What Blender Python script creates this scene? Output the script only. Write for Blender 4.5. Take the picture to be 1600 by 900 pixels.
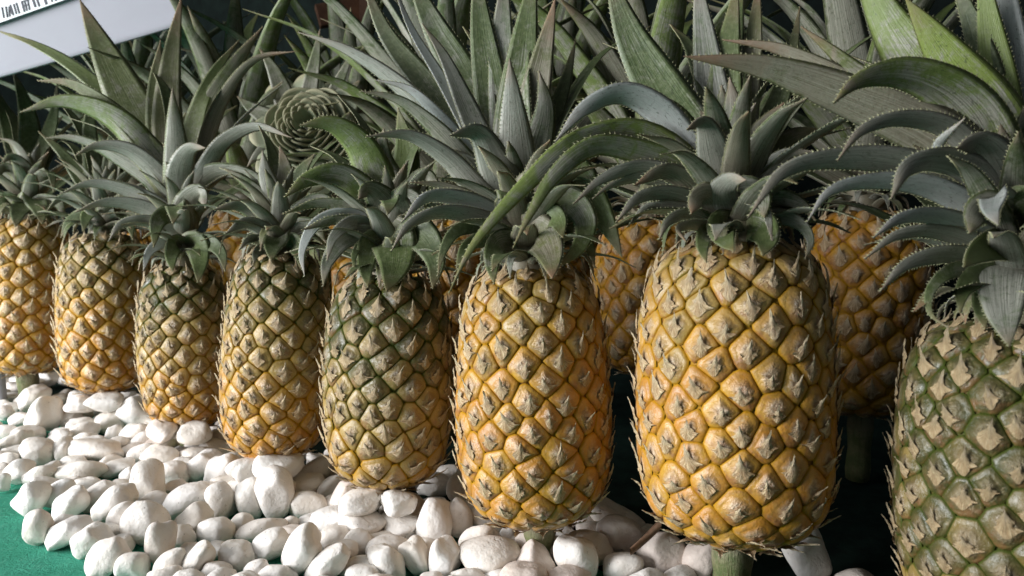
import bpy, math, random
import numpy as np
from mathutils import Vector, Matrix

for o in list(bpy.data.objects):
    bpy.data.objects.remove(o)
sc = bpy.context.scene
COL = sc.collection
R = math.radians
rng = np.random.default_rng(7)
random.seed(7)

# ------------------------------------------------------------------ camera
FPX, CX, CY = 1245.0, 800.0, 450.0
CAM = np.array([0, 0, 0.24])
PITCH = math.atan(160 / FPX)
FWD = np.array([0, math.cos(PITCH), -math.sin(PITCH)])
RIGHT = np.array([1.0, 0, 0])
UP = np.array([0, math.sin(PITCH), math.cos(PITCH)])
cam = bpy.data.cameras.new('camera')
cam.sensor_width = 36
cam.lens = 36 * FPX / 1600
cam.clip_start = 0.01
cam.clip_end = 60
cam.dof.use_dof = True
cam.dof.focus_distance = 0.50
cam.dof.aperture_fstop = 13
co = bpy.data.objects.new('camera', cam)
COL.objects.link(co)
co.location = CAM
co.rotation_euler = (math.pi / 2 - PITCH, 0, 0)
sc.camera = co

def W(px, py, d):
    return CAM + d * (FWD + RIGHT * (px - CX) / FPX - UP * (py - CY) / FPX)

# ------------------------------------------------------------------ light
w = bpy.data.worlds.new('World')
sc.world = w
w.use_nodes = True
bg = w.node_tree.nodes['Background']
bg.inputs[0].default_value = (0.80, 0.88, 1.0, 1)
bg.inputs[1].default_value = 0.055

def area(name, loc, target, size, power, color):
    l = bpy.data.lights.new(name, 'AREA')
    l.shape = 'RECTANGLE'
    l.size, l.size_y = size
    l.energy = power
    l.color = color
    o = bpy.data.objects.new(name, l)
    COL.objects.link(o)
    o.location = loc
    o.rotation_euler = (Vector(target) - Vector(loc)).to_track_quat('-Z', 'Y').to_euler()
    return o

area('side_daylight', (-1.80, -0.10, 0.42), (-0.1, 0.6, 0.08), (1.2, 0.7), 60, (0.96, 0.97, 1.0))
area('high_daylight', (-1.35, -0.1, 1.30), (-0.3, 0.5, 0.05), (1.2, 1.0), 9, (0.90, 0.95, 1.0))

sc.render.engine = 'CYCLES'
sc.view_settings.view_transform = 'Standard'
sc.view_settings.look = 'None'
sc.view_settings.exposure = 0.28
sc.view_settings.gamma = 1.0

# ------------------------------------------------------------------ node helpers
class NT:
    def __init__(self, name):
        m = bpy.data.materials.new(name)
        m.use_nodes = True
        self.m = m
        self.t = m.node_tree
        self.b = self.t.nodes['Principled BSDF']
    def n(self, typ, **kw):
        nd = self.t.nodes.new(typ)
        for k, v in kw.items():
            setattr(nd, k, v)
        return nd
    def put(self, sock, v):
        if isinstance(v, bpy.types.NodeSocket):
            self.t.links.new(v, sock)
        elif isinstance(v, (tuple, list)) and len(v) == 3 and sock.type == 'RGBA':
            sock.default_value = (*v, 1)
        else:
            sock.default_value = v
    def math(self, op, a, b=0.0, c=None, clamp=False):
        nd = self.n('ShaderNodeMath', operation=op, use_clamp=clamp)
        self.put(nd.inputs[0], a)
        self.put(nd.inputs[1], b)
        if c is not None:
            self.put(nd.inputs[2], c)
        return nd.outputs[0]
    def mix(self, f, a, b, blend='MIX'):
        nd = self.n('ShaderNodeMix', data_type='RGBA', blend_type=blend)
        self.put(nd.inputs[0], f)
        self.put(nd.inputs[6], a)
        self.put(nd.inputs[7], b)
        return nd.outputs[2]
    def step(self, x, lo, hi):
        nd = self.n('ShaderNodeMapRange', interpolation_type='SMOOTHSTEP')
        self.put(nd.inputs[0], x)
        nd.inputs[1].default_value = lo
        nd.inputs[2].default_value = hi
        return nd.outputs[0]
    def noise(self, vec, scale, detail=3.0, rough=0.55, dist=0.0):
        nd = self.n('ShaderNodeTexNoise')
        if vec is not None:
            self.put(nd.inputs['Vector'], vec)
        nd.inputs['Scale'].default_value = scale
        nd.inputs['Detail'].default_value = detail
        nd.inputs['Roughness'].default_value = rough
        nd.inputs['Distortion'].default_value = dist
        return nd.outputs['Fac']
    def attr(self, name):
        nd = self.n('ShaderNodeAttribute', attribute_name=name)
        sp = self.n('ShaderNodeSeparateColor')
        self.t.links.new(nd.outputs['Color'], sp.inputs[0])
        return sp.outputs[0], sp.outputs[1], sp.outputs[2], nd.outputs['Alpha']
    def comb(self, x, y, z):
        nd = self.n('ShaderNodeCombineXYZ')
        for i, v in enumerate((x, y, z)):
            self.put(nd.inputs[i], v)
        return nd.outputs[0]
    def pos(self):
        return self.n('ShaderNodeNewGeometry').outputs['Position']
    def bump(self, h, strength, dist):
        nd = self.n('ShaderNodeBump')
        self.put(nd.inputs['Height'], h)
        nd.inputs['Strength'].default_value = strength
        nd.inputs['Distance'].default_value = dist
        self.t.links.new(nd.outputs[0], self.b.inputs['Normal'])
    def set(self, **kw):
        for k, v in kw.items():
            self.put(self.b.inputs[k.replace('_', ' ')], v)

def mat_rind():
    t = NT('pineapple_rind')
    rho, green, rnd, up = t.attr('att')
    p = t.pos()
    n1 = t.noise(p, 170, 5, 0.65)
    n2 = t.noise(p, 300, 5, 0.6, 0.8)
    n3 = t.noise(p, 60, 2)
    warm = t.mix(t.step(t.math('ADD', n3, t.math('MULTIPLY', rnd, 0.35)), 0.4, 0.85), (0.52, 0.285, 0.040), (0.47, 0.205, 0.028))
    warm = t.mix(t.step(n1, 0.45, 0.72), warm, (0.38, 0.20, 0.045))
    warm = t.mix(t.math('MULTIPLY', t.step(t.noise(p, 95, 5, 0.7, 0.8), 0.50, 0.66), 0.55), warm, (0.34, 0.165, 0.06))
    grn = t.mix(t.step(n1, 0.35, 0.7), (0.040, 0.046, 0.012), (0.105, 0.085, 0.028))
    gn = t.math('ADD', green, t.math('MULTIPLY', t.math('SUBTRACT', n3, 0.5), 0.5))
    skin = t.mix(t.step(gn, 0.05, 0.5), warm, t.mix(n1, (0.30, 0.185, 0.045), (0.42, 0.29, 0.10)))
    skin = t.mix(t.step(gn, 0.45, 0.95), skin, grn)
    # groove turns greener or darker pigment
    groove = t.mix(t.step(green, 0.2, 0.75), (0.42, 0.21, 0.012), (0.050, 0.066, 0.012))
    skin = t.mix(t.step(rho, 0.86, 0.98), skin, groove)
    cen = t.mix(t.step(n2, 0.35, 0.66), (0.44, 0.26, 0.14), (0.72, 0.55, 0.38))
    cen = t.mix(t.math('MULTIPLY', t.step(n1, 0.48, 0.62), 0.7), cen, (0.44, 0.25, 0.11))
    cen = t.mix(t.math('MULTIPLY', t.step(t.noise(p, 210, 4, 0.7, 1.5), 0.60, 0.68), 0.7), cen, (0.07, 0.032, 0.02))
    cen = t.mix(t.math('MULTIPLY', green, 0.9), cen, (0.135, 0.115, 0.055))
    edge = t.math('ADD', rho, t.math('MULTIPLY', t.math('SUBTRACT', n1, 0.5), 0.55))
    edge = t.math('ADD', edge, t.math('MULTIPLY', t.math('SUBTRACT', rnd, 0.5), 0.16))
    edge = t.math('ADD', edge, t.math('MULTIPLY', green, -0.08))
    edge = t.math('SUBTRACT', edge, t.math('MULTIPLY', t.step(up, 0.50, 0.20), 0.12))
    m = t.step(edge, 0.12, 0.66)
    c = t.mix(m, cen, skin)
    red = t.math('MULTIPLY', t.step(up, 0.42, 0.25), t.step(t.noise(p, 150, 4, 0.7), 0.42, 0.62))
    c = t.mix(t.math('MULTIPLY', red, t.math('SUBTRACT', 0.7, t.math('MULTIPLY', green, 0.3))), c, (0.24, 0.095, 0.045))
    scurf = t.math('MULTIPLY', t.step(t.noise(p, 240, 5, 0.7), 0.56, 0.70), t.math('SUBTRACT', 0.45, t.math('MULTIPLY', t.step(rho, 0.7, 0.95), 0.42)))
    c = t.mix(scurf, c, (0.54, 0.42, 0.26))
    t.set(Base_Color=c, Roughness=t.math('ADD', 0.20, t.math('MULTIPLY', n1, 0.34)))
    t.set(Specular_IOR_Level=t.math('SUBTRACT', 0.6, t.math('MULTIPLY', t.step(rho, 0.80, 0.97), 0.55)))
    h = t.math('ADD', t.math('MULTIPLY', n2, t.math('SUBTRACT', 1.25, m)), t.math('MULTIPLY', n1, t.math('SUBTRACT', 1.4, m)))
    t.bump(h, 0.95, 0.0021)
    return t.m

def mat_bract():
    t = NT('dry_bract')
    u, v, rnd, k = t.attr('att')
    fan = t.math('DIVIDE', t.math('SUBTRACT', u, 0.5), t.math('SUBTRACT', 1.25, v))
    st = t.noise(t.comb(t.math('MULTIPLY', fan, 26), t.math('MULTIPLY', v, 2.2), t.math('MULTIPLY', rnd, 50)), 1.0, 5, 0.65)
    p = t.pos()
    n1 = t.noise(p, 260, 4, 0.65)
    c = t.mix(t.step(st, 0.36, 0.64), (0.36, 0.20, 0.085), (0.78, 0.60, 0.36))
    c = t.mix(t.math('MULTIPLY', t.step(n1, 0.52, 0.68), 0.55), c, (0.30, 0.16, 0.08))
    c = t.mix(t.step(v, 0.35, 0.85), c, (0.86, 0.70, 0.46))
    c = t.mix(t.math('MULTIPLY', t.step(rnd, 0.6, 1.0), 0.25), c, (0.42, 0.25, 0.11))
    c = t.mix(t.math('MULTIPLY', k, 0.65), c, (0.32, 0.24, 0.13))
    t.set(Base_Color=c, Roughness=0.45, Specular_IOR_Level=0.5)
    t.bump(t.math('ADD', st, t.math('MULTIPLY', n1, 0.5)), 0.9, 0.0013)
    return t.m

def mat_leaf():
    t = NT('crown_leaf')
    u, v, rnd, side = t.attr('att')
    yel, brn, pale, sil = t.attr('tone')
    p = t.pos()
    uu = t.math('SUBTRACT', u, 0.5)
    lin = t.noise(t.comb(t.math('MULTIPLY', u, 46), t.math('MULTIPLY', v, 2.5), t.math('MULTIPLY', rnd, 60)), 1.0, 3, 0.6)
    n1 = t.noise(p, 70, 6, 0.75, 0.6)
    n2 = t.noise(p, 330, 5, 0.7)
    gA = t.mix(t.step(n2, 0.3, 0.7), (0.052, 0.080, 0.030), (0.110, 0.140, 0.055))
    gA = t.mix(yel, gA, (0.20, 0.26, 0.055))
    gray = t.mix(t.step(lin, 0.3, 0.7), (0.14, 0.142, 0.105), (0.34, 0.335, 0.27))
    # scurf: woolly grey scales, strongest on the outer face and near the base
    sm = t.math('ADD', t.math('MULTIPLY', side, 0.34), t.math('MULTIPLY', t.math('SUBTRACT', 1.0, v), 0.22))
    sm = t.math('ADD', sm, t.math('MULTIPLY', t.math('SUBTRACT', n1, 0.22), 1.35))
    sm = t.math('ADD', sm, t.math('MULTIPLY', pale, 0.55))
    sm = t.math('SUBTRACT', sm, t.math('MULTIPLY', yel, 0.30))
    sm = t.math('ADD', sm, t.math('MULTIPLY', t.math('SUBTRACT', lin, 0.5), 0.5))
    m = t.step(sm, 0.52, 0.80)
    c = t.mix(m, gA, gray)
    c = t.mix(sil, c, (0.50, 0.53, 0.53))
    scr = t.noise(t.comb(t.math('MULTIPLY', u, 9), t.math('MULTIPLY', v, 26), t.math('MULTIPLY', rnd, 31)), 1.0, 5, 0.75, 1.5)
    c = t.mix(t.math('MULTIPLY', t.step(scr, 0.56, 0.63), 0.60), c, (0.035, 0.045, 0.02))
    tipm = t.math('MULTIPLY', t.step(t.math('ADD', v, t.math('MULTIPLY', n1, 0.3)), 0.88, 1.20), t.math('ADD', 0.45, brn))
    c = t.mix(t.math('MULTIPLY', brn, t.math('ADD', 0.25, t.math('MULTIPLY', n1, 0.5))), c, (0.22, 0.165, 0.088))
    c = t.mix(t.math('MINIMUM', tipm, 0.9), c, (0.26, 0.15, 0.085))
    base = t.math('MULTIPLY', t.step(t.math('SUBTRACT', 0.26, v), 0.0, 0.22), 0.55)
    c = t.mix(base, c, (0.30, 0.25, 0.17))
    marg = t.step(t.math('ABSOLUTE', uu), 0.455, 0.5)
    c = t.mix(t.math('MULTIPLY', marg, 0.6), c, (0.30, 0.32, 0.17))
    c = t.mix(t.math('MULTIPLY', t.step(n2, 0.5, 0.75), 0.25), c, (0.34, 0.34, 0.29))
    t.set(Base_Color=c, Roughness=t.math('ADD', 0.30, t.math('MULTIPLY', n2, 0.3)), Specular_IOR_Level=0.5)
    t.bump(t.math('ADD', lin, t.math('MULTIPLY', n2, 0.8)), 0.5, 0.0009)
    return t.m

def mat_pebble():
    t = NT('white_pebble')
    p = t.pos()
    oi = t.n('ShaderNodeObjectInfo')
    rnd = oi.outputs['Random']
    tint = t.n('ShaderNodeAttribute', attribute_type='OBJECT', attribute_name='tint').outputs['Fac']
    n1 = t.noise(p, 40, 4, 0.6)
    n2 = t.noise(p, 180, 4, 0.6)
    c = t.mix(rnd, (0.80, 0.75, 0.675), (0.83, 0.805, 0.765))
    c = t.mix(tint, c, (0.62, 0.51, 0.44))
    c = t.mix(t.math('MULTIPLY', t.step(n1, 0.45, 0.72), 0.55), c, (0.76, 0.68, 0.58))
    c = t.mix(t.math('MULTIPLY', t.step(t.noise(p, 75, 6, 0.75, 1.0), 0.60, 0.70), 0.5), c, (0.42, 0.33, 0.25))
    c = t.mix(t.math('MULTIPLY', t.step(t.noise(p, 420, 2), 0.70, 0.75), 0.6), c, (0.20, 0.17, 0.14))
    t.set(Base_Color=c, Roughness=t.math('ADD', 0.45, t.math('MULTIPLY', n2, 0.3)), Specular_IOR_Level=0.35)
    pit = t.step(t.noise(p, 110, 5, 0.7), 0.62, 0.72)
    t.bump(t.math('SUBTRACT', t.math('ADD', n1, t.math('MULTIPLY', n2, 0.5)), t.math('MULTIPLY', pit, 0.35)), 0.7, 0.0026)
    return t.m

def mat_felt():
    t = NT('green_felt')
    p = t.pos()
    n1 = t.noise(p, 22, 5, 0.7)
    n2 = t.noise(p, 480, 5, 0.75)
    n3 = t.noise(p, 130, 4, 0.7, 1.0)
    c = t.mix(t.step(n1, 0.35, 0.7), (0.06, 0.47, 0.29), (0.10, 0.60, 0.40))
    c = t.mix(t.step(n3, 0.5, 0.68), c, (0.14, 0.60, 0.41))
    c = t.mix(t.math('MULTIPLY', t.step(n2, 0.52, 0.68), 0.5), c, (0.02, 0.20, 0.115))
    t.set(Base_Color=c, Roughness=0.85, Specular_IOR_Level=0.2)
    t.bump(t.math('ADD', n3, n2), 1.0, 0.008)
    return t.m

def mat_simple(name, col, rough, scale=60, var=0.3, bump=0.3, bd=0.001, spec=0.4):
    t = NT(name)
    p = t.pos()
    n1 = t.noise(p, scale, 5, 0.65)
    dark = tuple(x * (1 - var) for x in col)
    lite = tuple(min(1, x * (1 + var)) for x in col)
    t.set(Base_Color=t.mix(t.step(n1, 0.3, 0.7), dark, lite), Roughness=rough, Specular_IOR_Level=spec)
    t.bump(n1, bump, bd)
    return t.m

def mat_stalk():
    t = NT('fruit_stalk')
    u, v, rnd, k = t.attr('att')
    p = t.pos()
    n1 = t.noise(p, 90, 5, 0.7)
    n2 = t.noise(p, 300, 4, 0.7)
    g = t.mix(t.step(n1, 0.35, 0.65), (0.085, 0.115, 0.032), (0.17, 0.17, 0.070))
    c = t.mix(t.step(t.math('ADD', v, t.math('MULTIPLY', t.math('SUBTRACT', n1, 0.5), 0.7)), 0.45, 0.75), g, (0.24, 0.22, 0.13))
    fib = t.noise(t.comb(t.math('MULTIPLY', u, 60), t.math('MULTIPLY', v, 3), 0.0), 1.0, 4, 0.7)
    c = t.mix(t.math('MULTIPLY', t.step(fib, 0.5, 0.68), 0.6), c, (0.13, 0.085, 0.045))
    t.set(Base_Color=c, Roughness=0.65)
    t.bump(t.math('ADD', n2, fib), 0.8, 0.0015)
    return t.m

def mat_succulent():
    t = NT('succulent_petal')
    u, v, rnd, k = t.attr('att')
    p = t.pos()
    n1 = t.noise(p, 70, 4, 0.6)
    c = t.mix(n1, (0.27, 0.30, 0.19), (0.38, 0.41, 0.28))
    c = t.mix(t.math('MULTIPLY', t.step(v, 0.72, 0.98), 0.75), c, (0.32, 0.28, 0.16))
    t.set(Base_Color=c, Roughness=0.65)
    t.bump(t.noise(p, 320, 4), 0.3, 0.0008)
    return t.m

M = dict(base=mat_simple('shade_dark_ground', (0.010, 0.026, 0.020), 0.8, 60, 0.4, 0.5, 0.002, 0.2), rind=mat_rind(), bract=mat_bract(), leaf=mat_leaf(), pebble=mat_pebble(), felt=mat_felt(), stalk=mat_stalk(),  # base: shade on the felt put into a near-black ground colour
         succ=mat_succulent(),
         spine=mat_simple('leaf_spine', (0.26, 0.255, 0.14), 0.5),
         card=mat_simple('white_card', (0.31, 0.305, 0.34), 0.45, 12, 0.03, 0.05),
         paper=mat_simple('white_paper', (0.84, 0.84, 0.86), 0.6, 30, 0.02, 0.05),
         ink=mat_simple('grey_ink', (0.07, 0.07, 0.085), 0.6, 60, 0.2, 0.1),
         wood=mat_simple('brown_wood', (0.13, 0.055, 0.025), 0.6, 40, 0.35, 0.4),
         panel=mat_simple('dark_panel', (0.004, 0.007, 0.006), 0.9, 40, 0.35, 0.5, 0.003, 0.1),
         twig=mat_simple('dry_twig', (0.17, 0.10, 0.06), 0.7, 200, 0.4, 0.6))

# ------------------------------------------------------------------ object helpers
def mesh(name, verts, faces, mats, atts=None, smooth=True, mat_idx=None):
    me = bpy.data.meshes.new(name)
    me.from_pydata(np.asarray(verts, dtype=float).tolist(), [], faces)
    for m in mats:
        me.materials.append(m)
    if atts:
        for k, a in atts.items():
            at = me.attributes.new(k, 'FLOAT_COLOR', 'POINT')
            at.data.foreach_set('color', np.asarray(a, dtype=np.float32).ravel())
    if mat_idx is not None:
        me.polygons.foreach_set('material_index', np.asarray(mat_idx, dtype=np.int32))
    if smooth:
        me.polygons.foreach_set('use_smooth', np.ones(len(me.polygons), dtype=bool))
    me.update()
    return me

def link(name, me, parent=None, loc=(0, 0, 0)):
    o = bpy.data.objects.new(name, me)
    COL.objects.link(o)
    o.location = loc
    if parent is not None:
        o.parent = parent
    return o

def tag(o, label, cat, group=None):
    o['label'] = label
    o['category'] = cat
    if group:
        o['group'] = group
    return o

def struct(o):
    o['kind'] = 'structure'
    return o

def norm(v):
    return v / (np.linalg.norm(v) + 1e-12)

def spline(pts, n):
    P = np.asarray(pts, dtype=float)
    L = np.concatenate([[0], np.cumsum(np.linalg.norm(np.diff(P, axis=0), axis=1) ** 0.6)])
    t = np.linspace(0, L[-1], 240)
    E = np.vstack([2 * P[0] - P[1], P, 2 * P[-1] - P[-2]])
    LL = np.concatenate([[-(L[1] - L[0])], L, [L[-1] + (L[-1] - L[-2])]])
    out = []
    for x in t:
        i = min(max(np.searchsorted(L, x, side='right') - 1, 0), len(P) - 2)
        p0, p1, p2, p3 = E[i], E[i + 1], E[i + 2], E[i + 3]
        t0, t1, t2, t3 = LL[i], LL[i + 1], LL[i + 2], LL[i + 3]
        a1 = (t1 - x) / (t1 - t0) * p0 + (x - t0) / (t1 - t0) * p1
        a2 = (t2 - x) / (t2 - t1) * p1 + (x - t1) / (t2 - t1) * p2
        a3 = (t3 - x) / (t3 - t2) * p2 + (x - t2) / (t3 - t2) * p3
        b1 = (t2 - x) / (t2 - t0) * a1 + (x - t0) / (t2 - t0) * a2
        b2 = (t3 - x) / (t3 - t1) * a2 + (x - t1) / (t3 - t1) * a3
        out.append((t2 - x) / (t2 - t1) * b1 + (x - t1) / (t2 - t1) * b2)
    out = np.array(out)
    s = np.concatenate([[0], np.cumsum(np.linalg.norm(np.diff(out, axis=0), axis=1))])
    q = np.linspace(0, s[-1], n)
    return np.stack([np.interp(q, s, out[:, k]) for k in range(3)], 1), s[-1]

# ------------------------------------------------------------------ setting: ground and back panel
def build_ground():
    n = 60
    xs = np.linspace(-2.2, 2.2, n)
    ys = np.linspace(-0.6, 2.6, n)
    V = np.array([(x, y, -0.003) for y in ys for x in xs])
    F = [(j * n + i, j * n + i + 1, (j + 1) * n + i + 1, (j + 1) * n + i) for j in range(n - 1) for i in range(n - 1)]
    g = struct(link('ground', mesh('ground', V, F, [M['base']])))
    g['label'] = 'ground coloured dark like felt in shade, under the fruit and pebbles'
    # bright felt, cut off at the row; the dark ground paints its shade behind
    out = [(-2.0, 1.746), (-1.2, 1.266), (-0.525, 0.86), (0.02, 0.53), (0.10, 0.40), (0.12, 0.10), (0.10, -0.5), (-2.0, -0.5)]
    m = len(out)
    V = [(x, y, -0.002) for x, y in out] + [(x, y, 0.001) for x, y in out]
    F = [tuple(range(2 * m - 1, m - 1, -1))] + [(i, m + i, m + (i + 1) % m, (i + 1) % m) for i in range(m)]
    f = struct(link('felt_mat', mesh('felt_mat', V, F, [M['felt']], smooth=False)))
    f['label'] = 'bright green felt mat under the white pebbles'
    # back panel set parallel to the row, standing behind the second row
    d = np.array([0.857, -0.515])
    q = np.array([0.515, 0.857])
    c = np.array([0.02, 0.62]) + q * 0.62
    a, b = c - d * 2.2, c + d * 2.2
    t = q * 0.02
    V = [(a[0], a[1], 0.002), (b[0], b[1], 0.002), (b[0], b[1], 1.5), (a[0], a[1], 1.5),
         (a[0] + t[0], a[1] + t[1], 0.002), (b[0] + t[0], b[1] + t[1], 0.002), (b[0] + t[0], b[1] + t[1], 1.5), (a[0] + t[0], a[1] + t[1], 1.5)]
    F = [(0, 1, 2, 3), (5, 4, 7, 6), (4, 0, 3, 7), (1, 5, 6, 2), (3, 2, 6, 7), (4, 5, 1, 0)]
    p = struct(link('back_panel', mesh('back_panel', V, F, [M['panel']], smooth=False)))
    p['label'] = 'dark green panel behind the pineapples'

# ------------------------------------------------------------------ leaves
NU = 7
def leaf_mesh(pts, wid, axis, radial, k=0.5, tone=(0, 0, 0, 0), gut=0.30, n=22, teeth=True, roll=0.0, flat_base=0.85):
    C, L = spline(pts, n)
    T = np.gradient(C, axis=0)
    T /= np.linalg.norm(T, axis=1)[:, None]
    v = np.linspace(0, 1, n)
    wp = np.minimum(1.0, flat_base + 0.6 * v) * np.clip(1 - v ** 1.75, 0, 1) ** 0.95
    hw = np.maximum(wid * 0.5 * wp, 0.00025)
    side_r = norm(np.cross(axis, radial))
    B = []
    prev = None
    for i in range(n):
        view = norm(C[i] - CAM)
        bs = np.cross(view, T[i])
        bs = norm(bs)
        br = norm(side_r - T[i] * side_r.dot(T[i]))
        if bs.dot(br) < 0:
            bs = -bs
        b = norm(br * (1 - k) + bs * k)
        if prev is not None and b.dot(prev) < 0:
            b = -b
        b = norm(b if prev is None else b * 0.35 + prev * 0.65)
        b = norm(b - T[i] * b.dot(T[i]))
        prev = b
        B.append(b)
    B = np.array(B)
    N = np.cross(B, T)
    want = (T @ radial)[:, None] * axis - (T @ axis)[:, None] * radial
    if np.sum(N * want) < 0:
        N = -N
        B = -B
    if roll:
        ang = roll * v
        B2 = B * np.cos(ang)[:, None] + N * np.sin(ang)[:, None]
        N = N * np.cos(ang)[:, None] - B * np.sin(ang)[:, None]
        B = B2
    us = np.linspace(-1, 1, NU)
    rnd = random.random()
    ph, fr, am = random.uniform(0, 6), random.uniform(5, 11), random.uniform(0.02, 0.07)
    V, A = [], []
    for sd in (0, 1):
        for i in range(n):
            g = gut * (1.15 - 0.55 * v[i])
            for j, u in enumerate(us):
                if sd == 1 and j in (0, NU - 1):
                    continue
                th = 0.00035 * (1 - u * u) + 0.012 * hw[i] * (1 - abs(u))
                wav = am * hw[i] * math.sin(fr * v[i] * 2 + ph + (1.5 if u > 0 else 0)) * u * u
                q = C[i] + B[i] * u * hw[i] * (1 - 0.12 * u * u) + N[i] * (g * hw[i] * (abs(u) ** 1.35) + wav + (th if sd == 0 else -th))
                V.append(q)
                A.append((u * .5 + .5, v[i], rnd, sd))
    def idx(sd, i, j):
        if sd == 0:
            return i * NU + j
        if j == 0 or j == NU - 1:
            return i * NU + j
        return n * NU + i * (NU - 2) + j - 1
    F, MI = [], []
    for i in range(n - 1):
        for j in range(NU - 1):
            F.append((idx(0, i, j), idx(0, i, j + 1), idx(0, i + 1, j + 1), idx(0, i + 1, j)))
            F.append((idx(1, i, j), idx(1, i + 1, j), idx(1, i + 1, j + 1), idx(1, i, j + 1)))
    MI = [0] * len(F)
    if teeth:
        nt = int(min(56, max(10, L / 0.0024)))
        for e in (0, NU - 1):
            sg = -1 if e == 0 else 1
            edge = np.array([V[i * NU + e] for i in range(n)])
            tv = (np.arange(nt) + np.array([random.uniform(-.22, .22) for _ in range(nt)]) + 0.5) / nt
            for x in tv:
                if x < 0.12:
                    continue
                f = x * (n - 1)
                i = min(int(f), n - 2)
                q = edge[i] * (1 - f + i) + edge[i + 1] * (f - i)
                dl = 0.0005
                tip = q + B[i] * sg * random.uniform(0.0003, 0.0011) + T[i] * 0.0010 + N[i] * 0.0003
                b0 = len(V)
                V += [q - T[i] * dl - B[i] * sg * 0.0002, q + T[i] * dl - B[i] * sg * 0.0002, tip, q - N[i] * 0.0005]
                A += [(0.5, x, rnd, 0)] * 4
                F += [(b0, b0 + 1, b0 + 2), (b0, b0 + 2, b0 + 3), (b0 + 1, b0 + 3, b0 + 2)]
                MI += [1] * 3
    tn = np.tile(np.array(tone, dtype=float), (len(V), 1))
    return np.array(V), F, MI, dict(att=A, tone=tn)

def add_leaf(root, base, *a, **kw):
    V, F, MI, at = leaf_mesh(*a, **kw)
    c = V[0]
    o = link('leaf', mesh('leaf', V - c, F, [M['leaf'], M['spine']], at, True, MI), root, c - base)
    return o

# ------------------------------------------------------------------ fruit
PROF = np.array([(0, .42), (.02, .56), (.05, .71), (.10, .845), (.18, .93), (.30, .985), (.45, 1.0), (.60, .99), (.74, .955), (.85, .885), (.92, .795), (.965, .67), (1.0, .48)])
def profile(t):
    # smooth interpolation through the control points
    x, y = PROF[:, 0], PROF[:, 1]
    m = np.gradient(y, x)
    i = np.clip(np.searchsorted(x, t, side='right') - 1, 0, len(x) - 2)
    h = x[i + 1] - x[i]
    s = (t - x[i]) / h
    return (2*s**3-3*s**2+1)*y[i] + (s**3-2*s**2+s)*h*m[i] + (-2*s**3+3*s**2)*y[i+1] + (s**3-s**2)*h*m[i+1]

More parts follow.
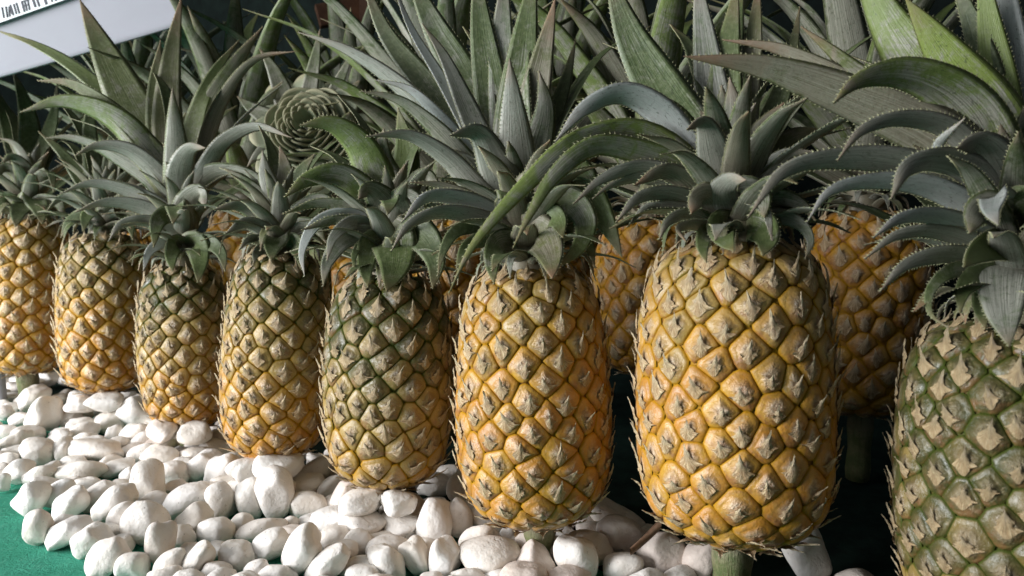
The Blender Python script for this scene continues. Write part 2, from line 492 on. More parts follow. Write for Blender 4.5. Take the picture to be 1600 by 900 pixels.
def make_fruit(root, frame, H, Rm, N, green, gz, hand, hi=True, spike=1.0, bloom=1.0):
    """frame: 3x3 columns (x,y,axis). Fruit stands from local 0 to H along its axis."""
    tt = np.linspace(0, 1, 400)
    r = profile(tt) * Rm
    z = tt * H
    ds = np.hypot(np.diff(r), np.diff(z))
    s = np.concatenate([[0], np.cumsum(ds)])
    S = s[-1]
    area = np.concatenate([[0], np.cumsum(np.pi * (r[1:] + r[:-1]) * ds)])
    nr = np.gradient(z, s)
    nz = -np.gradient(r, s)
    w1, w2, w3 = random.uniform(0, 6), random.uniform(0, 6), random.uniform(0, 6)
    def surf(th, ss, h):
        ss = np.clip(ss, 0, S)
        rr = np.interp(ss, s, r); zz = np.interp(ss, s, z)
        rr = rr * (1 + 0.018 * np.sin(th + w1 + 5 * ss / S) + 0.014 * np.sin(2 * th + w2) + 0.015 * np.sin(7 * ss / S + w3))
        a = np.interp(ss, s, nr); b = np.interp(ss, s, nz)
        q = np.stack([(rr + h * a) * np.cos(th), (rr + h * a) * np.sin(th), zz + h * b], -1)
        return q @ frame.T
    # core body
    nt, nz_ = 40, 30
    si = np.linspace(0, S, nz_)
    V = [surf(np.linspace(0, 2 * np.pi, nt, endpoint=False), np.full(nt, x), np.full(nt, -0.0009)) for x in si]
    V = np.vstack(V)
    A = []
    for x in si:
        gg = float(np.clip(green + gz * (np.interp(x, s, z) / H - 0.55), 0, 1))
        A += [(1.0, gg, 0.5, 0)] * nt
    F = [(j * nt + i, j * nt + (i + 1) % nt, (j + 1) * nt + (i + 1) % nt, (j + 1) * nt + i) for j in range(nz_ - 1) for i in range(nt)]
    V = np.vstack([V, (frame @ np.array([0, 0, 0.0]))[None], (frame @ np.array([0, 0, H]))[None]])
    A += [(1, 0.3, .5, 0)] * 2
    F += [((i + 1) % nt, i, nz_ * nt) for i in range(nt)]
    F += [((nz_ - 1) * nt + i, (nz_ - 1) * nt + (i + 1) % nt, nz_ * nt + 1) for i in range(nt)]
    link('core', mesh('core', V, F, [M['rind']], dict(att=A)), root)
    # fruitlet centres
    k = N
    ds_row = 0.435 * 2 * math.pi * Rm / k
    rows = int(round(S / ds_row))
    slant = random.uniform(0.03, 0.10) * hand
    ph0 = random.uniform(0, 6)
    th, sn = [], []
    for i in range(rows):
        q = (i + 0.5) / rows
        for j in range(k):
            th.append(ph0 + 2 * math.pi / k * (j + 0.5 * (i % 2) + slant * i))
            sn.append(S * (q + 0.018 * math.sin(2 * math.pi * q)) + S / rows * slant * 4 * (j / k - 0.5))
    th, sn = np.array(th), np.clip(np.array(sn), 0.002, S - 0.002)
    N = len(th)
    th = th + rng.normal(0, 0.085 * 6.28 / k, N)
    sn = sn + rng.normal(0, 0.15 * ds_row, N)
    Cn = surf(th, sn, np.zeros(N))
    rc = math.sqrt(area[-1] / N / math.pi)
    e1 = np.stack([-np.sin(th), np.cos(th), 0 * th], -1) @ frame.T
    dr = np.interp(sn, s, np.gradient(r, s)); dz = np.interp(sn, s, np.gradient(z, s))
    e2 = np.stack([dr * np.cos(th), dr * np.sin(th), dz], -1) @ frame.T
    seg = 22 if hi else 12
    rings = np.array([.16, .32, .47, .6, .71, .8, .88, .945, 1.0] if hi else [.35, .65, .85, 1.0])
    phi = np.linspace(0, 2 * np.pi, seg, endpoint=False)
    hx = np.array([0, .2, .4, .55, .68, .78, .87, .95, 1.0])
    hy = np.array([1.0, .995, .965, .90, .79, .66, .48, .22, -0.10])
    facesF = [(0, 1 + j, 1 + (j + 1) % seg) for j in range(seg)]
    for k in range(len(rings) - 1):
        a0, b0 = 1 + k * seg, 1 + (k + 1) * seg
        facesF += [(a0 + j, b0 + j, b0 + (j + 1) % seg, a0 + (j + 1) % seg) for j in range(seg)]
    nu, nv = (9, 11) if hi else (5, 6)
    facesB = [(j * nu + i, j * nu + i + 1, (j + 1) * nu + i + 1, (j + 1) * nu + i) for j in range(nv - 1) for i in range(nu - 1)]
    for n in range(N):
        dv = Cn - Cn[n]
        D = np.linalg.norm(dv, axis=1)
        nb = np.where((D > 1e-6) & (D < 3.6 * rc))[0]
        ph = np.arctan2(dv[nb] @ e2[n], dv[nb] @ e1[n])
        cosd = np.cos(phi[:, None] - ph[None])
        rb = np.where(cosd > 0.12, D[nb][None] * 0.5 / np.maximum(cosd, 0.12), 1e3)
        rb = np.hstack([rb, np.full((seg, 1), 1.45 * rc)])
        rb = (np.sum(rb ** -26.0, axis=1)) ** (-1 / 26.0) * 1.01
        def bound(p):
            x = (p % (2 * np.pi)) / (2 * np.pi) * seg
            i = np.floor(x).astype(int) % seg
            f = x - np.floor(x)
            return rb[i] * (1 - f) + rb[(i + 1) % seg] * f
        Hb = 0.205 * rc * random.uniform(0.75, 1.25)
        tl = random.uniform(0.02, 0.16)
        pa, pb = random.uniform(0, 6), random.uniform(0, 6)
        dimp = random.uniform(0.0, 0.22)
        def height(rho, p):
            h = np.interp(rho, hx, hy) - dimp * np.exp(-(rho / 0.35) ** 2)
            h = h * (1 + 0.10 * np.sin(2 * p + pa) * rho + 0.07 * np.sin(3 * p + pb) * rho - tl * np.sin(p) * rho)
            return Hb * h
        def place(u, v, h):
            ss = sn[n] + v
            Rl = np.maximum(np.interp(np.clip(sn[n] + v * 0.7, 0, S), s, r), 0.3 * Rm)
            over = np.minimum(ss, 0) + np.maximum(ss - S, 0)
            return surf(th[n] + u / Rl, ss, h) + over[:, None] * 0.0
        uu = np.concatenate([[0], (rings[:, None] * (rb * np.cos(phi))[None]).ravel()])
        vv = np.concatenate([[0], (rings[:, None] * (rb * np.sin(phi))[None]).ravel()])
        rho = np.concatenate([[0], np.repeat(rings, seg)])
        pp = np.concatenate([[0], np.tile(phi, len(rings))])
        V = place(uu, vv, height(rho, pp)) - Cn[n]
        zrel = np.interp(sn[n], s, z) / H
        rnd = random.random()
        gg = np.clip(green + gz * (zrel - 0.55) + random.uniform(-.13, .13), 0, 1)
        A = np.stack([rho, np.full_like(rho, gg), np.full_like(rho, rnd), vv / rc * .5 + .5], 1)
        fo = link('fruitlet', mesh('fruitlet', V, facesF, [M['rind']], dict(att=A)), root, Cn[n])
        # bract: dry pointed scale rising from the lower groove over the eye
        lo = -random.uniform(0.72, 0.95)
        tipv = random.uniform(0.20, 1.0) + (0.25 if zrel > 0.85 else 0)
        lean = random.uniform(-.30, .30)
        lift = random.uniform(0.0018, 0.0052) * spike * (1.5 if zrel > 0.82 or zrel < 0.15 else 1)
        wid = random.uniform(0.60, 1.0)
        pw = random.uniform(1.4, 2.0)
        phs = [random.uniform(0, 6) for _ in range(4)]
        q = np.repeat(np.linspace(0, 1, nv), nu)
        uq = np.tile(np.linspace(-1, 1, nu), nv)
        wq = wid * np.interp(q, [0, .14, .28, .42, .6, .8, 1.0], [.45, random.uniform(.5, .9), random.uniform(.4, .62), .36, .20, .09, .014]) * (1 + 0.12 * np.sin(11 * q + phs[0]))
        jit = np.where(np.abs(uq) > 0.9, 1 + rng.normal(0, 0.24, q.shape), 1)
        bu = (uq * wq * jit + lean * q ** 1.5)
        # the lower margin follows the cell's lower edge
        bv = lo + (tipv - lo) * q + 0.45 * (uq ** 2) * (1 - q) ** 2
        pb_ = np.arctan2(bv, bu)
        bl = bound(pb_) / rc
        rr = np.hypot(bu, bv) * rc / np.maximum(bound(pb_), 1e-4)
        sc_ = np.where(rr > 0.985, 0.985 / np.maximum(rr, 1e-4), 1.0)
        bu, bv, rr = bu * sc_, bv * sc_, np.minimum(rr, 0.985)
        rid = (np.sin(uq * 7 + phs[1]) * 0.5 + np.sin(uq * 13 + phs[2] + 2 * q) * 0.4) * 0.00035 * (1 - q) * np.minimum(1, q * 5)
        hb = height(rr, pb_) + 0.0004 + rid + rng.normal(0, 0.00022, q.shape) + lift * q ** 2.4 + 0.0007 * np.sin(np.pi * q) * (1 - uq ** 2) + 0.0016 * np.abs(uq) ** 3 * np.clip(1 - np.abs(q - .16) / .16, 0, 1) * rng.uniform(0, 1)
        Vb = place(bu * rc, bv * rc, hb) - Cn[n]
        Ab = np.stack([uq * .5 + .5, q, np.full_like(q, rnd), np.full_like(q, gg)], 1)
        link('bract', mesh('bract', Vb, facesB, [M['bract']], dict(att=Ab)), fo)

def make_stalk(root, frame, drop, rad):
    n, m = 18, 9
    V, A = [], []
    for j in range(m):
        q = j / (m - 1)
        rr = rad * (0.86 + 0.25 * q ** 2) * (1 + 0.06 * math.sin(13 * q) + random.uniform(-.04, .04))
        for i in range(n):
            a = 2 * math.pi * i / n
            k = 1 + 0.06 * math.sin(3 * a + 1) + 0.03 * math.sin(7 * a)
            p = np.array([rr * k * math.cos(a), rr * k * math.sin(a), -drop * (1 - q) + 0.012 * q])
            V.append(p * np.array([1, 1, 1]))
            A.append((i / n, q, 0.5, 0))
    V = np.array(V)
    F = [(j * n + i, j * n + (i + 1) % n, (j + 1) * n + (i + 1) % n, (j + 1) * n + i) for j in range(m - 1) for i in range(n)]
    F.append(tuple(range(n - 1, -1, -1)))
    link('stalk', mesh('stalk', V, F, [M['stalk']], dict(att=A)), root)

def frame_for(axis):
    z = norm(axis)
    x = norm(np.array([1, 0, 0]) - z * z[0])
    y = np.cross(z, x)
    return np.stack([x, y, z], 1)

TONES = dict(g=(0.10, 0.05, 0.15, 0), y=(0.75, 0.0, 0.0, 0), s=(0.1, 0.0, 0.6, 0.55), t=(0.15, 0.65, 0.35, 0), d=(0.0, 0.1, -0.1, 0),
             G=(0.40, 0.0, -0.1, 0), p=(0.05, 0.1, 0.6, 0.12), b=(0.2, 0.35, 0.1, 0), Y=(0.60, 0.0, 0.0, 0))

def pineapple(label, bot, top, wpx, d, N, green, gz, hand, leaves=(), crown_top=None, fill=16, skirt=8, hi=True, group='front row of pineapples',
              fl=(0.08, 0.13), ftone='gd', spike=1.0, teeth=True, fill_front=False):
    b3, t3 = W(*bot, d), W(*top, d)
    axis = norm(t3 - b3)
    H = float(np.linalg.norm(t3 - b3))
    Rm = wpx * 0.5 * d / FPX - 0.0040
    base = b3
    root = bpy.data.objects.new('pineapple', None)
    root.empty_display_size = 0.03
    COL.objects.link(root)
    root.location = base
    tag(root, label, 'pineapple', group)
    fr = frame_for(axis)
    make_fruit(root, fr, H, Rm, N, green, gz, hand, hi, spike)
    make_stalk(root, fr, b3[2] + 0.0, 0.0105 if wpx < 260 else 0.0118)
    # crown core
    ct = W(*(crown_top or (top[0], top[1] - 0.085 * FPX / d)), d)
    n, m = 12, 8
    V = []
    ca = norm(ct - t3)
    cf = frame_for(ca)
    cl = np.linalg.norm(ct - t3)
    for j in range(m):
        q = j / (m - 1)
        rr = 0.017 * (1 - q) ** 0.7 * (Rm / 0.05) + 0.001
        for i in range(n):
            a = 2 * math.pi * i / n
            V.append((t3 - base) + cf @ np.array([rr * math.cos(a), rr * math.sin(a), -0.008 + (cl + 0.008) * q]))
    F = [(j * n + i, j * n + (i + 1) % n, (j + 1) * n + (i + 1) % n, (j + 1) * n + i) for j in range(m - 1) for i in range(n)]
    A = [(0.5, 0.1, 0.5, 1)] * len(V)
    link('crown_stem', mesh('crown_stem', np.array(V), F, [M['leaf']], dict(att=A, tone=[(0, .6, 0, 0)] * len(V))), root)
    # traced leaves
    for L in leaves:
        pts, wp, dzc = L[0], L[1], L[2]
        tone = TONES[L[3] if len(L) > 3 else 'g']
        opt = L[4] if len(L) > 4 else {}
        k = opt.get('k', 0.55)
        P = np.array(pts, dtype=float)
        cum = np.concatenate([[0], np.cumsum(np.hypot(*np.diff(P, axis=0).T))])
        cum /= cum[-1]
        P3 = [W(P[i, 0], P[i, 1], d + dzc * 0.01 * cum[i] ** 1.2 + (-0.012 if dzc < 0 else 0.008)) for i in range(len(P))]
        P3[0] = P3[0] * 0.55 + (t3 + ca * max(0.0, (P3[0] - t3) @ ca)) * 0.45
        mid = P3[len(P3) // 2] * 0.5 + P3[-1] * 0.5
        rad = mid - t3
        rad = rad - ca * (rad @ ca)
        if np.linalg.norm(rad) < 0.008:
            rad = np.array([0, -1.0 if dzc < 0 else 1.0, 0])
        rad = norm(rad)
        tn = np.array(tone) + np.array([random.uniform(-.05, .1), random.uniform(-.05, .08), random.uniform(-.1, .12), 0])
        add_leaf(root, base, P3, wp * 1.42 * d / FPX, ca, rad, k=k, tone=np.clip(tn, -0.2, 1), gut=0.6 * opt.get('gut', 0.27), n=26 if len(P) > 3 else 22, roll=opt.get('roll', 0.0), teeth=teeth)
    # further leaves round the back and core of the crown
    for i in range(fill):
        q = i / max(1, fill - 1)
        az = 2.4 * i + random.uniform(-.2, .2)
        if not fill_front:
            az = (az % math.pi) * 0.86 + 0.22      # pointing away from the open front
        rad = norm(np.array([math.cos(az), math.sin(az), 0.0]))
        rad = norm(rad - ca * (rad @ ca))
        el = R(22 + 58 * q + random.uniform(-8, 8))
        Ln = random.uniform(*fl) * (0.75 + 0.45 * math.sin(math.pi * (0.2 + 0.6 * q)))
        p0 = t3 + ca * cl * (0.1 + 0.75 * q) + rad * 0.008
        dirn = ca * math.sin(el) + rad * math.cos(el)
        p1 = p0 + dirn * Ln * 0.38
        p2 = p1 + norm(dirn * 1.0 + rad * 0.30) * Ln * 0.34
        p3 = p2 + norm(dirn * 0.8 + rad * 0.6 - ca * 0.45 * (1 - q)) * Ln * 0.3
        add_leaf(root, base, [p0, p1, p2, p3], (random.uniform(0.017, 0.026) if hi else random.uniform(0.028, 0.042)), ca, rad, k=0.1, tone=TONES[random.choice(ftone)], n=16, teeth=teeth and hi)
    nf = 24
    for i in range(nf if hi else 0):
        az = -math.pi * (0.04 + 0.92 * ((i * 0.618) % 1.0)) + random.uniform(-.1, .1)
        rad = norm(np.array([math.cos(az), math.sin(az), 0.0]))
        rad = norm(rad - ca * (rad @ ca))
        q = i / (nf - 1)
        el = R(12 + 60 * q + random.uniform(-6, 6))
        Ln = (0.044 + 0.036 * math.sin(math.pi * min(1, 0.15 + q))) * random.uniform(0.85, 1.15) * (Rm / 0.05)
        p0 = t3 + ca * cl * (0.03 + 0.72 * q) + rad * 0.008 * (1 - 0.5 * q)
        dirn = ca * math.sin(el) + rad * math.cos(el)
        dp = 0.75 - 0.6 * q
        p1 = p0 + dirn * Ln * 0.42
        p2 = p1 + norm(dirn - ca * 0.40 * dp + rad * 0.15) * Ln * 0.33
        p3 = p2 + norm(dirn - ca * 1.1 * dp + rad * 0.2) * Ln * 0.28
        add_leaf(root, base, [p0, p1, p2, p3], random.uniform(0.017, 0.024) * (Rm / 0.05), ca, rad, k=0.1, tone=TONES[random.choice('ggptd')], n=18, gut=0.2, teeth=teeth)
    for i in range(skirt + 8):
        az = 2 * math.pi * i * 0.381966 + random.uniform(-.25, .25)
        rad = norm(np.array([math.cos(az), math.sin(az), 0.0]))
        rad = norm(rad - ca * (rad @ ca))
        Ln = random.uniform(0.026, 0.044) * (1.0 if i < skirt else 0.7)
        p0 = t3 + ca * random.uniform(0.000, 0.012) + rad * 0.009
        p1 = p0 + rad * Ln * 0.45 + ca * Ln * 0.22
        p2 = p1 + rad * Ln * 0.35 - ca * Ln * 0.12
        p3 = p2 + rad * Ln * 0.12 - ca * Ln * 0.35
        add_leaf(root, base, [p0, p1, p2, p3], random.uniform(0.009, 0.014), ca, rad, k=0.1, tone=TONES[random.choice('gttp')], n=14, teeth=teeth and hi)
    return root

build_ground()
#TRACED
# ------------------------------------------------------------------ the front row
pineapple('golden yellow pineapple with a dark curled crown at the far end of the front row', (42, 581), (44, 345), 138, 0.86, 11, 0.24, 0.5, 1, [
    ([(45, 320), (25, 270), (5, 262), (-8, 285)], 26, -3, 'd'),
    ([(48, 320), (40, 260), (22, 225), (-5, 215)], 26, -2, 'd'),
    ([(50, 315), (62, 280), (78, 268), (84, 300)], 22, -3, 'd'),
    ([(50, 330), (72, 312), (92, 318), (100, 345)], 22, -2, 'd'),
    ([(46, 335), (40, 318), (30, 330), (24, 355)], 30, -4, 'd'),
    ([(48, 330), (52, 312), (60, 322), (66, 350)], 34, -4, 'd'),
    ([(40, 330), (15, 310), (-5, 318), (-18, 345)], 24, -3, 'd'),
    ([(45, 300), (20, 220), (5, 170), (-20, 120)], 30, 1, 'd'),
    ([(50, 300), (48, 220), (40, 165), (20, 110)], 36, 1, 'g'),
    ([(52, 300), (70, 230), (84, 180), (90, 130)], 26, 2, 'd'),
    ([(50, 290), (36, 260), (18, 245), (2, 255)], 24, -3, 'g'),
], crown_top=(48, 260), fill=10, skirt=7, ftone='d')

pineapple('tan pineapple with its green stalk showing above the pebbles, beside the golden far-end one', (168, 609), (162, 368), 146, 0.80, 11, 0.34, 1.2, -1, [
    ([(158, 350), (135, 335), (110, 345), (95, 372)], 20, -2, 'd'),
    ([(160, 352), (150, 330), (138, 335), (130, 362)], 24, -3, 'g'),
    ([(165, 350), (182, 335), (200, 345), (208, 375)], 22, -3, 'g'),
    ([(160, 340), (128, 312), (100, 308), (72, 330)], 20, -1, 'd'),
    ([(155, 330), (120, 270), (98, 240), (60, 205)], 26, 1, 'd'),
    ([(160, 330), (145, 250), (140, 190), (150, 130)], 30, 2, 'd'),
    ([(165, 330), (185, 250), (200, 180), (205, 120)], 30, 3, 'd'),
], crown_top=(168, 280), fill=12, skirt=8, ftone='d')

pineapple('slim olive brown pineapple under a tall spreading crown in front of the white sign', (296, 664), (284, 418), 150, 0.71, 11, 0.55, 1.0, 1, [
    ([(285, 290), (222, 205), (120, 108), (55, 70), (-6, 47)], 36, 3, 'G'),
    ([(275, 300), (232, 215), (170, 95), (124, -2)], 74, 2, 'b', dict(k=.85, gut=.2)),
    ([(278, 300), (262, 190), (268, 90), (284, -8)], 44, 3, 't', dict(k=.85)),
    ([(276, 305), (250, 215), (243, 135), (251, 62)], 38, 1.5, 'b', dict(k=.85)),
    ([(292, 300), (318, 195), (365, 105), (411, 41)], 44, 2, 'b', dict(k=.8)),
    ([(290, 290), (303, 195), (332, 118), (374, 62)], 30, 1, 'b', dict(k=.8)),
    ([(298, 300), (318, 230), (352, 148), (400, 92), (463, 80)], 24, 1, 't', dict(k=.8)),
    ([(285, 330), (279, 265), (273, 195), (269, 138)], 42, -2, 'g', dict(k=.9)),
    ([(282, 315), (245, 255), (180, 185), (100, 158), (30, 176)], 44, -2, 'G', dict(k=.8)),
    ([(282, 305), (240, 240), (172, 170), (110, 130), (58, 126)], 34, -1, 'b', dict(k=.75)),
    ([(282, 320), (250, 275), (200, 234), (150, 228), (116, 244)], 30, -3, 'p', dict(k=.75)),
    ([(284, 330), (240, 285), (170, 238), (112, 215), (68, 216)], 28, -2, 'g', dict(k=.7)),
    ([(286, 355), (258, 330), (200, 298), (140, 287), (93, 303)], 26, -3, 'p', dict(k=.7)),
    ([(288, 368), (262, 345), (215, 322), (160, 317), (117, 332)], 26, -3.5, 'p', dict(k=.7)),
    ([(288, 378), (265, 360), (225, 345), (190, 350), (169, 378)], 22, -4, 'p', dict(k=.7)),
    ([(288, 355), (270, 332), (250, 342), (240, 387)], 28, -5, 'g', dict(k=.7)),
    ([(286, 390), (258, 378), (235, 392), (224, 424)], 18, -4, 's', dict(k=.7)),
    ([(288, 385), (275, 378), (268, 398), (270, 425)], 24, -4.5, 'g', dict(k=.8)),
    ([(296, 385), (306, 378), (312, 405), (309, 442)], 34, -4.5, 'g', dict(k=.8)),
    ([(298, 385), (325, 378), (345, 395), (352, 425)], 26, -3.5, 'd', dict(k=.7)),
    ([(298, 320), (318, 272), (350, 222), (400, 198), (456, 215)], 28, -2, 'p', dict(k=.7)),
    ([(300, 310), (330, 250), (380, 185), (441, 131)], 12, 0, 's', dict(k=.3)),
    ([(290, 320), (283, 262), (298, 232), (321, 231)], 42, -3, 'p', dict(k=.8)),
    ([(300, 320), (330, 272), (385, 272), (442, 305)], 30, -1, 'd', dict(k=.7)),
    ([(290, 350), (298, 310), (312, 300), (322, 325)], 40, -3, 'g', dict(k=.8)),
    ([(290, 360), (284, 335), (276, 322), (270, 350)], 40, -3.5, 'g', dict(k=.8)),
], crown_top=(283, 240), fill=10, skirt=6)

pineapple('olive tan pineapple with a short drooping crown, standing in front of the rosette plant', (424, 713), (440, 398), 178, 0.625, 11, 0.48, 1.1, -1, [
    ([(432, 375), (410, 345), (375, 322), (333, 328)], 30, -3, 'g', dict(k=.7)),
    ([(434, 385), (412, 360), (385, 348), (351, 366)], 26, -3.5, 'p', dict(k=.7)),
    ([(436, 392), (415, 378), (392, 374), (374, 390)], 20, -4, 'g', dict(k=.7)),
    ([(436, 395), (415, 388), (402, 395), (396, 412)], 20, -4, 'p', dict(k=.7)),
    ([(442, 390), (436, 372), (428, 380), (424, 408)], 36, -4.5, 'g', dict(k=.8)),
    ([(446, 390), (458, 378), (468, 392), (470, 420)], 30, -4, 'g', dict(k=.8)),
    ([(434, 365), (415, 320), (390, 290), (350, 262)], 30, -1, 'd', dict(k=.7)),
    ([(438, 360), (424, 300), (415, 270), (410, 235)], 40, -1, 'g', dict(k=.8)),
    ([(442, 360), (445, 300), (446, 265), (437, 228)], 40, 0, 't', dict(k=.8)),
    ([(446, 360), (462, 300), (470, 270), (492, 240)], 36, 0, 'g', dict(k=.8)),
    ([(446, 365), (475, 325), (500, 310), (535, 320)], 30, -1, 'd', dict(k=.7)),
    ([(446, 380), (470, 352), (490, 352), (510, 380)], 28, -2, 'd', dict(k=.7)),
], crown_top=(440, 310), fill=10, skirt=8, fl=(.05, .08))

pineapple('green grooved pineapple with crown leaves hanging down over its dark green shoulders', (602, 753), (612, 434), 214, 0.56, 11, 0.72, 0.8, 1, [
    ([(602, 345), (588, 285), (560, 225), (518, 194), (467, 196)], 58, -2.5, 'G', dict(k=.85)),
    ([(598, 355), (572, 305), (528, 274), (482, 280), (444, 309)], 46, -3.5, 'G', dict(k=.8)),
    ([(595, 365), (545, 335), (495, 350), (472, 392), (476, 432)], 24, -4, 's', dict(k=.65)),
    ([(598, 368), (545, 370), (512, 410), (505, 448)], 32, -5, 'p', dict(k=.7)),
    ([(600, 360), (555, 347), (522, 370), (511, 408)], 24, -4.5, 'p', dict(k=.6)),
    ([(602, 375), (582, 378), (572, 412), (575, 450)], 34, -5, 'g', dict(k=.8)),
    ([(606, 365), (614, 365), (618, 408), (604, 456)], 62, -5.5, 'g', dict(k=.85, gut=.2)),
    ([(616, 365), (652, 362), (680, 405), (676, 452)], 50, -4.5, 'd', dict(k=.8)),
    ([(600, 385), (570, 378), (555, 395), (554, 425)], 14, -4, 'g', dict(k=.6)),
    ([(612, 345), (605, 290), (595, 250), (600, 200)], 60, -1, 'g', dict(k=.9)),
    ([(616, 340), (628, 290), (635, 240), (622, 168)], 50, 1, 'G', dict(k=.9)),
    ([(618, 345), (645, 300), (665, 275), (690, 300)], 45, -1, 'd', dict(k=.8)),
    ([(600, 360), (560, 330), (500, 318), (440, 335)], 26, -2, 'd', dict(k=.6)),
    ([(600, 365), (560, 348), (520, 345), (470, 360)], 24, -3, 'd', dict(k=.6)),
    ([(606, 350), (594, 310), (575, 296), (560, 312)], 50, -3, 'd', dict(k=.8)),
    ([(614, 352), (632, 312), (650, 318), (655, 350)], 44, -3, 'd', dict(k=.8)),
    ([(610, 355), (620, 320), (612, 312), (606, 335)], 48, -4, 'g', dict(k=.8)),
], crown_top=(612, 290), fill=10, skirt=6, fl=(.06, .1))

pineapple('deep orange yellow pineapple with a tall grey green crown, resting among the pebbles', (842, 811), (824, 424), 256, 0.50, 12, 0.05, 1.0, -1, [
    ([(778, 310), (742, 262), (690, 200), (620, 130), (540, 77), (465, 50)], 38, 0, 'p', dict(k=.75)),
    ([(772, 315), (735, 262), (680, 200), (622, 156), (562, 142)], 34, -2, 'd', dict(k=.7)),
    ([(774, 310), (735, 245), (690, 188), (640, 140), (584, 124)], 30, -1, 's', dict(k=.6)),
    ([(782, 310), (730, 222), (660, 125), (605, 55), (562, -45)], 52, 2, 'd', dict(k=.8)),
    ([(788, 315), (768, 232), (728, 130), (678, 40), (628, -70)], 68, 2.5, 'g', dict(k=.85)),
    ([(782, 312), (762, 242), (728, 165), (690, 82), (659, 36)], 42, 0, 'p', dict(k=.7)),
    ([(784, 310), (745, 225), (690, 125), (640, 40), (610, -40)], 26, 1, 's', dict(k=.6)),
    ([(794, 315), (776, 180), (755, 60), (742, -70)], 62, 2, 'g', dict(k=.9)),
    ([(798, 315), (806, 200), (818, 80), (836, -60)], 66, 1.5, 'g', dict(k=.9)),
    ([(806, 315), (826, 200), (845, 105), (868, -5)], 58, 0.5, 't', dict(k=.9)),
    ([(802, 320), (796, 200), (785, 80), (790, -60)], 58, 2, 'p', dict(k=.9)),
    ([(806, 330), (807, 240), (801, 160), (796, 91)], 58, -2.5, 'p', dict(k=.92, gut=.2)),
    ([(810, 325), (838, 235), (852, 170), (842, 110)], 54, -1, 'g', dict(k=.9)),
    ([(792, 330), (775, 262), (745, 207), (703, 212)], 56, -3.5, 'p', dict(k=.85)),
    ([(785, 345), (748, 300), (700, 248), (640, 212), (571, 213)], 36, -3, 'p', dict(k=.75)),
    ([(788, 350), (740, 312), (690, 290), (640, 285)], 24, -2, 't', dict(k=.6)),
    ([(790, 355), (735, 316), (668, 308), (627, 348)], 30, -4, 's', dict(k=.7)),
    ([(794, 365), (745, 340), (690, 332), (640, 350), (611, 393)], 26, -4.5, 'p', dict(k=.7)),
    ([(796, 372), (755, 352), (712, 362), (692, 395), (684, 432)], 24, -4, 'd', dict(k=.7)),
    ([(800, 380), (768, 372), (730, 385), (712, 425)], 26, -4, 'g', dict(k=.7)),
    ([(808, 378), (782, 378), (770, 402), (772, 444)], 34, -5.5, 'g', dict(k=.8)),
    ([(815, 368), (842, 366), (858, 392), (863, 436)], 58, -5.5, 't', dict(k=.85, gut=.2)),
    ([(826, 350), (885, 310), (915, 345), (905, 385), (866, 420)], 44, -3.5, 'g', dict(k=.7)),
    ([(830, 330), (885, 265), (920, 305), (948, 350), (972, 402)], 64, -2, 'g', dict(k=.8, gut=.2)),
    ([(830, 355), (880, 345), (915, 375), (930, 420)], 36, -1, 'd', dict(k=.7)),
    ([(812, 335), (836, 290), (852, 270), (862, 300)], 60, -3, 't', dict(k=.85)),
    ([(808, 345), (806, 312), (800, 300), (790, 330)], 60, -4, 'g', dict(k=.85)),
    ([(820, 358), (850, 335), (868, 340), (880, 372)], 50, -3.5, 'g', dict(k=.8)),
    ([(812, 320), (850, 220), (880, 140), (900, 60)], 36, 3, 'd', dict(k=.8)),
], crown_top=(806, 230), fill=8, skirt=7, fl=(.1, .15))

